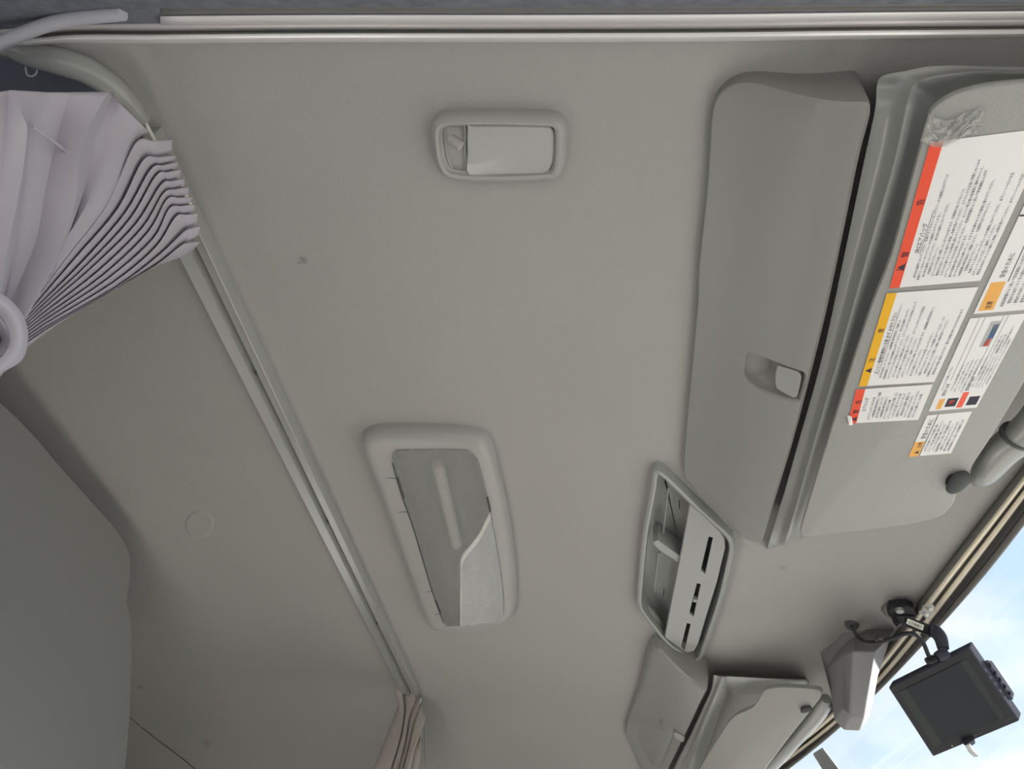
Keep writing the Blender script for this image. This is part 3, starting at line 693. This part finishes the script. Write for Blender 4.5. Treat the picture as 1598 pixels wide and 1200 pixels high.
vlabel(*L1, 'large white label with a red heading band, uppermost on the visor', [(0, 0, 1, .115, 'red')],
       body(15, .05, .26, .95, lv * .034, lu, .93, 3),
       [(.235, .1, '警', lv * .085), (.60, .1, '告', lv * .085), (.26, .21, 'SRSエアバッグ', lv * .062)],
       [(.14, .02, .147, .10), (.13, .10, .20, .105), (.13, .095, .165, .10), (.25, .222, .56, .226)])
# the warning triangle
def tri(q, u, v, s):
    lu, lv = dims(q); A, B, C, D = [vis(*p, .002) for p in q]
    at = lambda uu, vv: (A * (1 - uu) + B * uu) * (1 - vv) + (D * (1 - uu) + C * uu) * vv
    return [at(u, v), at(u + s / lu, v), at(u + s / lu / 2, v - s * .85 / lv)]
tris = []
L2 = [(1340, 603), (1384, 458), (1527, 448), (1458, 596)]
lu2, lv2 = dims(L2)
vlabel(*L2, 'white label with a yellow heading band below the large red one', [(0, 0, 1, .115, 'yellow')],
       body(13, .07, .27, .95, lv2 * .036, lu2, .96, 8),
       [(.28, .1, '注', lv2 * .085), (.60, .1, '意', lv2 * .085), (.14, .20, 'エンジン整備作業時の注意 必ず お守り下さい', lv2 * .055)],
       [(.13, .213, .88, .217)])
L3 = [(1323, 661), (1336, 608), (1456, 600), (1433, 655)]
lu3, lv3 = dims(L3)
vlabel(*L3, 'small white label with a red band and a torn peeling corner', [(0, 0, 1, .125, 'red')],
       body(12, .08, .30, .92, lv3 * .042, lu3, .95, 12),
       [(.30, .11, '警', lv3 * .09), (.58, .11, '告', lv3 * .09), (.35, .21, 'エアバッグ', lv3 * .06)])
V, F = prism([vis(1322, 648, .0025), vis(1329, 650, .0045), vis(1331, 663, .003), vis(1325, 664, .0065)], -vn * .0006)
mk('peeled_corner', V, F, 'paper', sv, label='white curled torn corner of the small red label')
L4 = [(1519, 490), (1638, 235), (1760, 228), (1655, 479)]
lu4, lv4 = dims(L4)
vlabel(*L4, 'white label with a small orange block at the right edge of the frame', [(.02, .04, .22, .22, 'orange')],
       [(u, v, s[:int((.62 - .05) * lu4 / (lv4 * .05)) - 2], z) for (u, v, s, z) in body(10, .04, .32, .98, lv4 * .05, lu4, .56, 21)] +
       [(u, v, s, z) for (u, v, s, z) in body(11, .70, .12, .98, lv4 * .05, lu4, .98, 22)],
       [(.03, .17, '注意', lv4 * .08), (.25, .17, '安全のために', lv4 * .075)],
       [(.22, .24, .60, .25), (.64, .0, .65, .9), (.50, .24, .505, .95)])
L5 = [(1449, 642), (1514, 497), (1603, 489), (1524, 636)]
lu5, lv5 = dims(L5)
vlabel(*L5, 'white label with small coloured pictures, between the upper right and lower right labels',
       [(.02, .13, .14, .24, 'orange'), (.04, .30, .14, .52, 'ink'), (.02, .56, .20, .68, 'red'), (.04, .74, .14, .95, 'ink'), (.066, .36, .115, .46, 'red'), (.70, .42, .95, .60, 'lgrey'), (.78, .50, .92, .60, 'blue'), (.70, .48, .78, .58, 'red')],
       [(.24, .10, 'シートベルトを着用して下さい', lv5 * .055)] + [(u, v, s, z) for (u, v, s, z) in body(5, .20, .30, .60, lv5 * .048, lu5, .62, 31)] + body(5, .24, .70, .96, lv5 * .048, lu5, .92, 32),
       [(.18, .19, '警告灯 注意', lv5 * .075), (.22, .64, '緊急時の操作', lv5 * .075)], [(.36, .17, 1, .175), (.36, .27, 1, .275), (.40, .60, 1, .605), (.40, .68, 1, .685)])
L6 = [(1417.5, 713), (1447, 648.5), (1517, 642), (1484, 707.5)]
lu6, lv6 = dims(L6)
vlabel(*L6, 'small white label with an orange block, lowest on the visor', [(0, 0, .37, .235, 'orange')],
       body(7, .08, .36, .92, lv6 * .068, lu6, .95, 41),
       [(.22, .19, '注意', lv6 * .11), (.44, .20, '安全のために', lv6 * .13)], [(.0, .245, 1, .262)])
for q, u, v, s in ((L1, .135, .105, lv * .09), (L2, .155, .105, lv2 * .09), (L3, .06, .115, lv3 * .09), (L6, .06, .2, lv6 * .11)):
    mk('warning_symbol', *prism(tri(q, u, v, s), -vn * .0003), 'ink', sv)
# crumpled clear tape at the visor corner
rnd = random.Random(5); rows = []
for j in range(14):
    v = j / 13; row = []
    for i in range(20):
        u = i / 19; x = 1450 + u * 88 - 14 * v; y = 178 + v * 42 + 10 * math.sin(u * 5)
        row.append(vis(x, y, .001 + .0055 * abs(math.sin(u * 13 + 5 * v) * math.sin(v * 9 + u * 4)) + rnd.uniform(0, .0012)))
    rows.append(row)
V, F = grid(rows); mk('clear_tape', V, F, 'tape', sv, solid=.0004, label='crumpled clear tape over the visor corner')
for pts in ([(1450, 203), (1458, 212), (1468, 223)], [(1492, 190), (1497, 183), (1506, 176)], [(1500, 210), (1512, 195), (1535, 194)]):
    V, F = tube([vis(x, y, .004) for x, y in pts], [.0005, .0010, .0004], 6, 4); mk('tape_crease', V, F, 'lgrey', sv)
# bar along the front edge of the visor
V, F = tube([pz(1960, 130, .872), pz(1780, 388, .868), pz(1632, 640, .862), pz(1566, 702, .860), pz(1537, 738, .858), pz(1522, 752, .858)], [.034, .034, .033, .031, .025, .012], 20, 5, flat=.8)
mk('front_bar', V, F, 'plastic', sv, label='rounded grey bar along the windscreen edge')
a = pz(1566, 708, .86); dr = (pz(1537, 738, .858) - pz(1632, 640, .862)).normalized()
V, F = tube([pz(1590, 680, .860) - dr * .002, pz(1590, 680, .860) + dr * .002], .0335, 24, 1, flat=.82); mk('bar_joint', V, F, 'plasticd', sv)
o = [vis(1489 + 14 * math.cos(t_), 752 + 13 * math.sin(t_), .0008) for t_ in [2 * math.pi * k / 20 for k in range(20)]]
mk('pivot_recess', *prism(o, -vn * .001), 'rubber', sv)
V, F = tube([vis(1484, 764, .004), vis(1492, 757, .009), vis(1500, 748, .010), vis(1512, 744, .006)], [.008, .012, .013, .009], 14, 5)
mk('pivot_pin', V, F, 'plasticd', sv)

# ------------------------------------------------------------------ far overhead cabinet, beam and visor
G = lambda X, Y: .02 + .07 * sm(-.02, .18, X)
D2 = [(1011, 1023), (1015, 1015), (1021, 1009), (1028, 1010), (1040, 1022), (1056, 1040), (1073, 1056), (1090, 1069), (1102, 1075), (1106, 1078), (1105, 1083), (1096, 1100), (1078, 1138), (1062, 1170), (1047, 1200), (1030, 1236), (1022, 1240), (1008, 1228), (1000, 1202), (989, 1176), (978, 1152), (975.5, 1142), (978, 1128), (988, 1100), (997, 1075), (1004, 1048)]
c2 = thing('overhead_cabinet', hit(1050, 1110), 'grey overhead cabinet with a small latch on the far passenger side', 'cabinet')
ob = outl(D2, G, 4)
V, F = loft(ob, [(0, -.05), (0, .55), (.004, .9), (.010, 1.0)], cap=True, back=True, offf=G, capr=8)
d2 = mk('door', V, F, 'door', c2, ang=30)
HR2 = [(1029, 1125), (1032, 1122), (1040, 1127), (1052, 1137), (1062, 1143), (1069, 1149), (1067, 1158), (1061, 1157), (1048, 1149), (1034, 1138)]
hr = outl(HR2, G, 3); cen = sum(hr, Vector()) / len(hr)
cut(d2, [prism([Vector((p.x, p.y, p.z + .034)) for p in hr], Vector((0, 0, -.08)))])
rows = [[Vector((cen.x + (p.x - cen.x) * f, cen.y + (p.y - cen.y) * f, p.z + dz)) for p in hr] for f, dz in [(1.0, 0.0005), (.97, .008), (.88, .022), (.5, .030), (.03, .030)]]
V, F = grid(rows, True); F.append(tuple(range(4 * len(hr), 5 * len(hr)))); mk('handle', V, F, 'door', d2, solid=.0006)
V, F = prism(outl([(1053, 1143), (1067, 1150), (1066, 1157), (1060, 1156), (1052, 1150)], G, 2), Vector((0, 0, .008))); mk('latch', V, F, 'bezel', d2, label='paler small push latch')
B2 = [((1113, 1053), (1128, 1056), (1140, 1058)), ((1109, 1076), (1118, 1082), (1132, 1092)), ((1097, 1103), (1108, 1106), (1122, 1114)), ((1079, 1141), (1093, 1143), (1112, 1147)), ((1064, 1172), (1080, 1174), (1100, 1178)), ((1049, 1203), (1065, 1205), (1088, 1208)), ((1030, 1242), (1048, 1244), (1070, 1246))]
rows = [[hit(*l, -.004), hit(*l, .055), hit(*g_(l, r, .5), .062), hit(*r, .075), hit(*g_(r, e, .5), .060), hit(*e, .02)] for l, r, e in B2]
R2 = [[rows[i][j] for i in range(len(rows))] for j in range(6)]
V1, F1 = patch(R2, 5, 3)
# arm of the surround towards the windscreen
T2 = [((1112, 1052.5), (1124, 1060), (1126, 1075)), ((1150, 1055), (1152, 1061), (1150, 1085)), ((1200, 1057.5), (1200, 1063), (1200, 1080)), ((1240, 1059), (1240, 1064), (1240, 1078)), ((1258, 1060), (1257, 1065), (1257, 1078)), ((1263, 1064), (1262, 1069), (1262, 1080))]
rows = [[hit(*l, -.004), hit(*l, .050), hit(*r, .060), hit(*e, .012)] for l, r, e in T2]
R2 = [[rows[i][j] for i in range(len(rows))] for j in range(4)]
V2, F2 = patch(R2, 5, 2)
vs = join((V1, F1), (V2, F2))
tag(mk('visor_surround', *vs, 'plastic', ang=50), 'grey moulded surround beside the far cabinet, framing the passenger sun visor', 'trim')
A2, B2_, C2 = pz(1202, 1076, .895), pz(1280, 1080, .87), pz(1137, 1130, .885)
vn2 = (B2_ - A2).cross(C2 - A2).normalized()
if vn2.z > 0: vn2 = -vn2
def vis2(x, y, up=0): r = ray(x, y); k = A2 + vn2 * up; return r * (k.dot(vn2) / r.dot(vn2))
V3 = [(1202, 1075.5), (1225, 1073.5), (1259, 1075.5), (1278, 1078), (1283, 1083), (1280, 1091), (1270, 1104), (1258, 1119), (1230, 1154), (1200, 1193), (1160, 1240), (1070, 1240), (1092, 1199), (1112, 1166), (1129, 1139), (1139, 1125), (1150, 1116), (1166, 1109), (1177, 1102), (1186, 1088), (1192, 1079)]
fv = thing('sun_visor', vis2(1190, 1140), 'plain grey sun visor beside the far overhead cabinet, passenger side', 'sun visor')
VB = spline([vis2(x, y) for x, y in V3], 3, True); n = len(VB)
vr = lambda f, up: [p + vn2 * up for p in inset(VB, f)]
rows = [vr(.002, -.014), vr(0, -.008), vr(.001, -.002), vr(.004, 0)]
V, F = grid(rows, True); F += [tuple(range(3 * n, 4 * n)), tuple(reversed(range(n)))]; mk('board', V, F, 'visor', fv, ang=50)
V, F = tube([pz(1289, 1090, .88), pz(1284, 1100, .88), pz(1272, 1117, .88), pz(1240, 1152, .88), pz(1203, 1193, .88), pz(1165, 1232, .88)], [.012, .020, .021, .021, .021, .021], 16, 4)
mk('front_bar', V, F, 'plastic', fv, label='rounded grey bar along the windscreen edge')
o = [vis2(1256 + 7 * math.cos(t_), 1107 + 5 * math.sin(t_), .0008) for t_ in [2 * math.pi * k / 16 for k in range(16)]]
mk('pivot_recess', *prism(o, -vn2 * .001), 'rubber', fv)
V, F = tube([vis2(1252, 1110, .004), vis2(1258, 1107, .007), vis2(1266, 1105, .005)], [.005, .008, .006], 12, 4); mk('pivot_pin', V, F, 'plasticd', fv)

# ------------------------------------------------------------------ angular cover hanging by the header
z0 = lambda x, y, o: hit(x, y, o)
K = dict(a=(1323, 1002, .02), b=(1352, 983, .0), c=(1397, 981, .0), d=(1387, 1003, .03), e=(1373, 1038, .07), f=(1363, 1093, .12), g=(1356, 1120, .15), h=(1342, 1140, .17), i=(1317, 1139, .17), j=(1302, 1123, .15), k=(1297, 1083, .10), l=(1290, 1043, .04), m=(1310, 1014, .02),
         A=(1316, 1022, .11), B=(1330, 1016, .13), C=(1365, 1017, .12), D=(1348, 1120, .20), E=(1328, 1120, .21), Fq=(1315, 1108, .20), G=(1333, 998, .075), H=(1385, 998, .055))
kk = list(K); PV = [z0(*K[q]) for q in kk]; ix = {q: i for i, q in enumerate(kk)}
fs = ['blBGx', 'bGHcx', 'GBCHx', 'HCedcx', 'mAlx', 'lAkx']
Fm = [[ix[q] for q in f] for f in (['a', 'b', 'G'], ['b', 'c', 'H', 'G'], ['G', 'H', 'C', 'B'], ['H', 'c', 'd', 'C'], ['C', 'd', 'e', 'f', 'D'], ['D', 'f', 'g'], ['B', 'C', 'D', 'E'], ['A', 'B', 'E', 'Fq'], ['a', 'G', 'B', 'A', 'm'], ['m', 'A', 'l'], ['l', 'A', 'Fq', 'k'], ['k', 'Fq', 'j'], ['Fq', 'E', 'i', 'j'], ['E', 'D', 'h', 'i'], ['D', 'g', 'h'])]
# back faces rise to the lining so the cover is a closed shell
rim = ['a', 'b', 'c', 'd', 'e', 'f', 'g', 'h', 'i', 'j', 'k', 'l', 'm']
base = len(PV)
for q in rim:
    p = PV[ix[q]]; PV.append(Vector((p.x - .01, p.y - .0, max(p.z + .02, zc(p.x, p.y) + .002))) if q in 'abclm' else Vector((p.x + .02, p.y + .06, p.z + .05)))
for i in range(13):
    Fm.append([ix[rim[i]], ix[rim[(i + 1) % 13]], base + (i + 1) % 13, base + i])
Fm.append([base + i for i in range(13)])
tag(mk('mirror_cover', PV, Fm, 'nut', bevel=.004, ang=25), 'angular faceted grey plastic cover hanging beside the windscreen header, left of the monitor', 'cover')

# ------------------------------------------------------------------ monitor
MD = 1.47
tl, tr_, br, bl = pd(1386, 1073, MD + .03), pd(1512, 1010, MD - .01), pd(1591, 1125, MD - .01), pd(1456, 1181, MD + .03)
mon = thing('monitor', (tl + br) / 2, 'small black square monitor hanging in front of the windscreen', 'monitor')
ex = (tr_ - tl); ey = (bl - tl); en_ = ex.cross(ey).normalized()
if en_.dot((tl + br) / 2) < 0: en_ = -en_         # away from the camera
shift = VX * 0
dvec = en_ * .022
side = pd(1525, 1008, MD) - pd(1512, 1010, MD)
bk = dvec + side * .9
V, F = prism([tl, tr_, br, bl], bk); mk('body', V, F, 'monside', mon, bevel=.003)
at = lambda u, v, up=0: (tl * (1 - u) + tr_ * u) * (1 - v) + (bl * (1 - u) + br * u) * v - en_ * up
def mq(name, u0, v0, u1, v1, up, m, th=.0006, par=mon, label=None):
    return mk(name, *prism([at(u0, v0, up), at(u1, v0, up), at(u1, v1, up), at(u0, v1, up)], -en_ * th), m, par, label=label)
fr_ = mq('front_panel', .012, .012, .985, .988, .0002, 'black', .0012)
mq('screen', .075, .10, .90, .885, .0016, 'bezelscr', .0005)
mq('screen', .165, .10, .83, .885, .0023, 'screen', .0004, label='dark switched-off screen')
def mtext(s, u, v, size, m='plasticd'):
    V, F = glyphs(s, size); lx = ex.length; ly = ey.length
    mk('front_text', [at(u + p.x / lx, v - p.y / ly, .003) for p in V], F, m, mon)
mtext('clarion', .50, .955, .006); mtext('CJ-7300', .86, .935, .0055)
V, F = prism([at(.245 + .006 * math.cos(t_), .958 + .006 * math.sin(t_), .0016) for t_ in [k * math.pi / 4 for k in range(8)]], -en_ * .0005); mk('indicator', V, F, 'cream', mon)
# side buttons
sd = [pd(x, y, MD + .012) for x, y in [(1542, 1038), (1584, 1098)]]
V, F = prism([pd(1541, 1030, MD + .004), pd(1548, 1031, MD + .02), pd(1583, 1082, MD + .02), pd(1581, 1092, MD + .004)], side.normalized() * -.006); mk('button_strip', V, F, 'monside', mon, bevel=.001)
for x, y in [(1543, 1038), (1551, 1050), (1558.5, 1060.5), (1566, 1071), (1573.5, 1081.5)]:
    q = pd(x, y, MD + .004); V, F = tube([q, q + side.normalized() * .003 - VX * 0], .0042, 12, 1); mk('button', V, F, 'black', mon)
V, F = tube([pd(1462, 1026, MD + .01), pd(1470, 1022, MD + .01), pd(1478, 1019, MD + .01)], [.011, .014, .012], 10, 2, flat=.8); mk('plug_socket', V, F, 'monside', mon)
V, F = tube([pd(1446, 1032, MD + .01), pd(1453, 1030, MD + .01), pd(1459, 1027, MD + .01)], [.008, .010, .009], 10, 2, flat=.8); mk('plug_socket', V, F, 'black', mon)
V, F = prism([pd(1505, 1163, MD), pd(1512, 1167, MD + .01), pd(1522, 1160, MD + .015), pd(1521, 1153, MD)], en_ * .012); mk('bottom_boss', V, F, 'monside', mon)
V, F = patch([[pd(x, y, MD) for x, y in [(1506, 1163), (1512, 1174), (1520, 1181)]], [pd(x, y, MD) for x, y in [(1514, 1160), (1519, 1171), (1529, 1180.5)]]], 4, 1)
mk('dangling_tab', V, F, 'lgrey', mon, solid=.001, label='short pale strip hanging off the lower edge')

# clamp and arm that carry it
am = thing('monitor_bracket', hit(1410, 945), 'black clamp and arm with a small white label holding the monitor at the roof', 'bracket')
o = [hit(1406 + 30 * math.cos(t_), 950 + 15 * math.sin(t_), 0) for t_ in [2 * math.pi * k / 24 for k in range(24)]]
V, F = loft(o, [(-.003, -.003), (0, .004), (.004, .005), (.007, .003)], cap=True); mk('socket', V, F, 'groove', am)
f3 = [(1385, 954, .03), (1389, 947, .03), (1415, 945, .03), (1427, 949, .03), (1429, 960, .03), (1426, 965, .03), (1386, 962, .03)]
V, F = prism([hit(*q) for q in f3], Vector((0, 0, .018))); mk('clamp', V, F, 'black', am, bevel=.003)
V, F = prism([hit(*q) for q in [(1388, 961, .034), (1427, 962, .034), (1428, 967, .034), (1422, 969, .034), (1392, 967, .034)]], Vector((0, 0, .012))); mk('clamp_lip', V, F, 'black', am, bevel=.002)
q = hit(1404, 951, .031); V, F = tube([q, q + Vector((0, 0, -.006))], [.010, .008], 14, 2); mk('bolt', V, F, 'steel', am)
V, F = prism([pd(*q, 1.530) for q in [(1396, 962), (1412, 961), (1455, 976), (1459, 990), (1452, 993), (1405, 975)]], ray(1430, 975).normalized() * .014); mk('arm', V, F, 'black', am, bevel=.002)
lb = [(1416.5, 965), (1442, 975.5), (1440, 984), (1414, 973)]
LQ = [pd(*q, 1.525) for q in (lb[3], lb[2], lb[1], lb[0])]
la = mk('arm_label', *prism(LQ, ray(1430, 975).normalized() * .001), 'swwhite', am, label='small cream label with dark characters')
V, F = glyphs('安全機構付', 1.0); wx = max(v.x for v in V); hy = max(v.y for v in V)
mk('label_text', [(LQ[0] * (1 - (.10 + .8 * v.x / wx)) + LQ[1] * (.10 + .8 * v.x / wx)) * (1 - (.22 + .55 * v.y / hy)) + (LQ[3] * (1 - (.10 + .8 * v.x / wx)) + LQ[2] * (.10 + .8 * v.x / wx)) * (.22 + .55 * v.y / hy) - ray(1430, 975).normalized() * .0008 for v in V], F, 'ink', la)
V, F = tube([pd(1450, 984, 1.535), pd(1460, 986, 1.530), pd(1468, 996, 1.510), pd(1472, 1012, 1.495)], [.013, .014, .013, .011], 14, 5); mk('neck', V, F, 'monside', am)
V, F = tube([pd(1471, 1012, 1.495), pd(1473, 1020, 1.490)], .006, 10, 2); mk('neck_pin', V, F, 'steel', am)
V, F = tube([pd(1396, 960, 1.550), pd(1398, 970, 1.530), pd(1404, 976, 1.520)], [.007, .006, .006], 8, 4); mk('arm_strap', V, F, 'black', am)
# power cable and its grommet
q = hit(1328, 975, 0); V, F = join(tube([hit(1329, 973, -.002), hit(1329, 974, .004), hit(1329.5, 975, .008)], [.016, .0155, .009], 18, 2))
tag(mk('grommet', V, F, 'plasticd'), 'dark round rubber grommet in the ceiling where the monitor cable comes out', 'grommet')
cb = [hit(1330, 978, .01)] + [pd(x, y, d) for x, y, d in [(1336, 990, 1.570), (1350, 1001, 1.520), (1370, 1002, 1.490), (1392, 996, 1.480), (1412, 989, 1.480), (1428, 990, 1.480), (1440, 1002, 1.480), (1447, 1018, 1.480), (1452, 1030, 1.480)]]
V, F = tube(cb, .0042, 10, 6); tag(mk('cable', V, F, 'black'), 'black cable looping from the ceiling grommet to the monitor', 'cable')
q = pd(1371, 997, 1.480); V, F = tube([pd(1366, 999, 1.490), pd(1372, 995, 1.485), pd(1377, 998, 1.485)], [.004, .006, .004], 8, 3)
tag(mk('cable_tie', V, F, 'rubber'), 'small dark tie knob on the black monitor cable', 'tie')
# steel clips on the header beads
for k, (x, y) in enumerate([(1450, 948), (1444, 957)]):
    e = [(-11, -2), (-2, -6), (6, -5), (9, 0), (7, 8), (1, 8), (-5, 2)]
    V1, F1 = prism([pd(x + a_, y + b_, 1.550 - .01 * k) for a_, b_ in e], ray(x, y).normalized() * .008)
    q = pd(x + 3, y + 3, 1.543 - .01 * k); V2, F2 = tube([q, q - ray(x, y).normalized() * .003], .0035, 10, 1)
    c_ = thing('header_clip', pd(x, y, 1.550), ['upper small steel clip on the windscreen header trim beside the bracket', 'lower small steel clip on the windscreen header trim beside the bracket'][k], 'clip', 'steel clips on the header')
    mk('plate', V1, F1, 'steel', c_, bevel=.0004); mk('rivet', V2, F2, 'white', c_)

# outside mirror stay seen through the windscreen corner
V, F = prism([pd(x, y, 2.9) for x, y in [(1268, 1176), (1284, 1166), (1312, 1203), (1340, 1245), (1290, 1245), (1283, 1200)]], ray(1280, 1190).normalized() * .05)
tag(mk('mirror_stay', V, F, 'plasticd', bevel=.006), 'dark grey stay outside the windscreen at the lower corner', 'bar')

for o in [q for q in COL.objects if q.name.startswith('cutter')]: bpy.data.objects.remove(o)
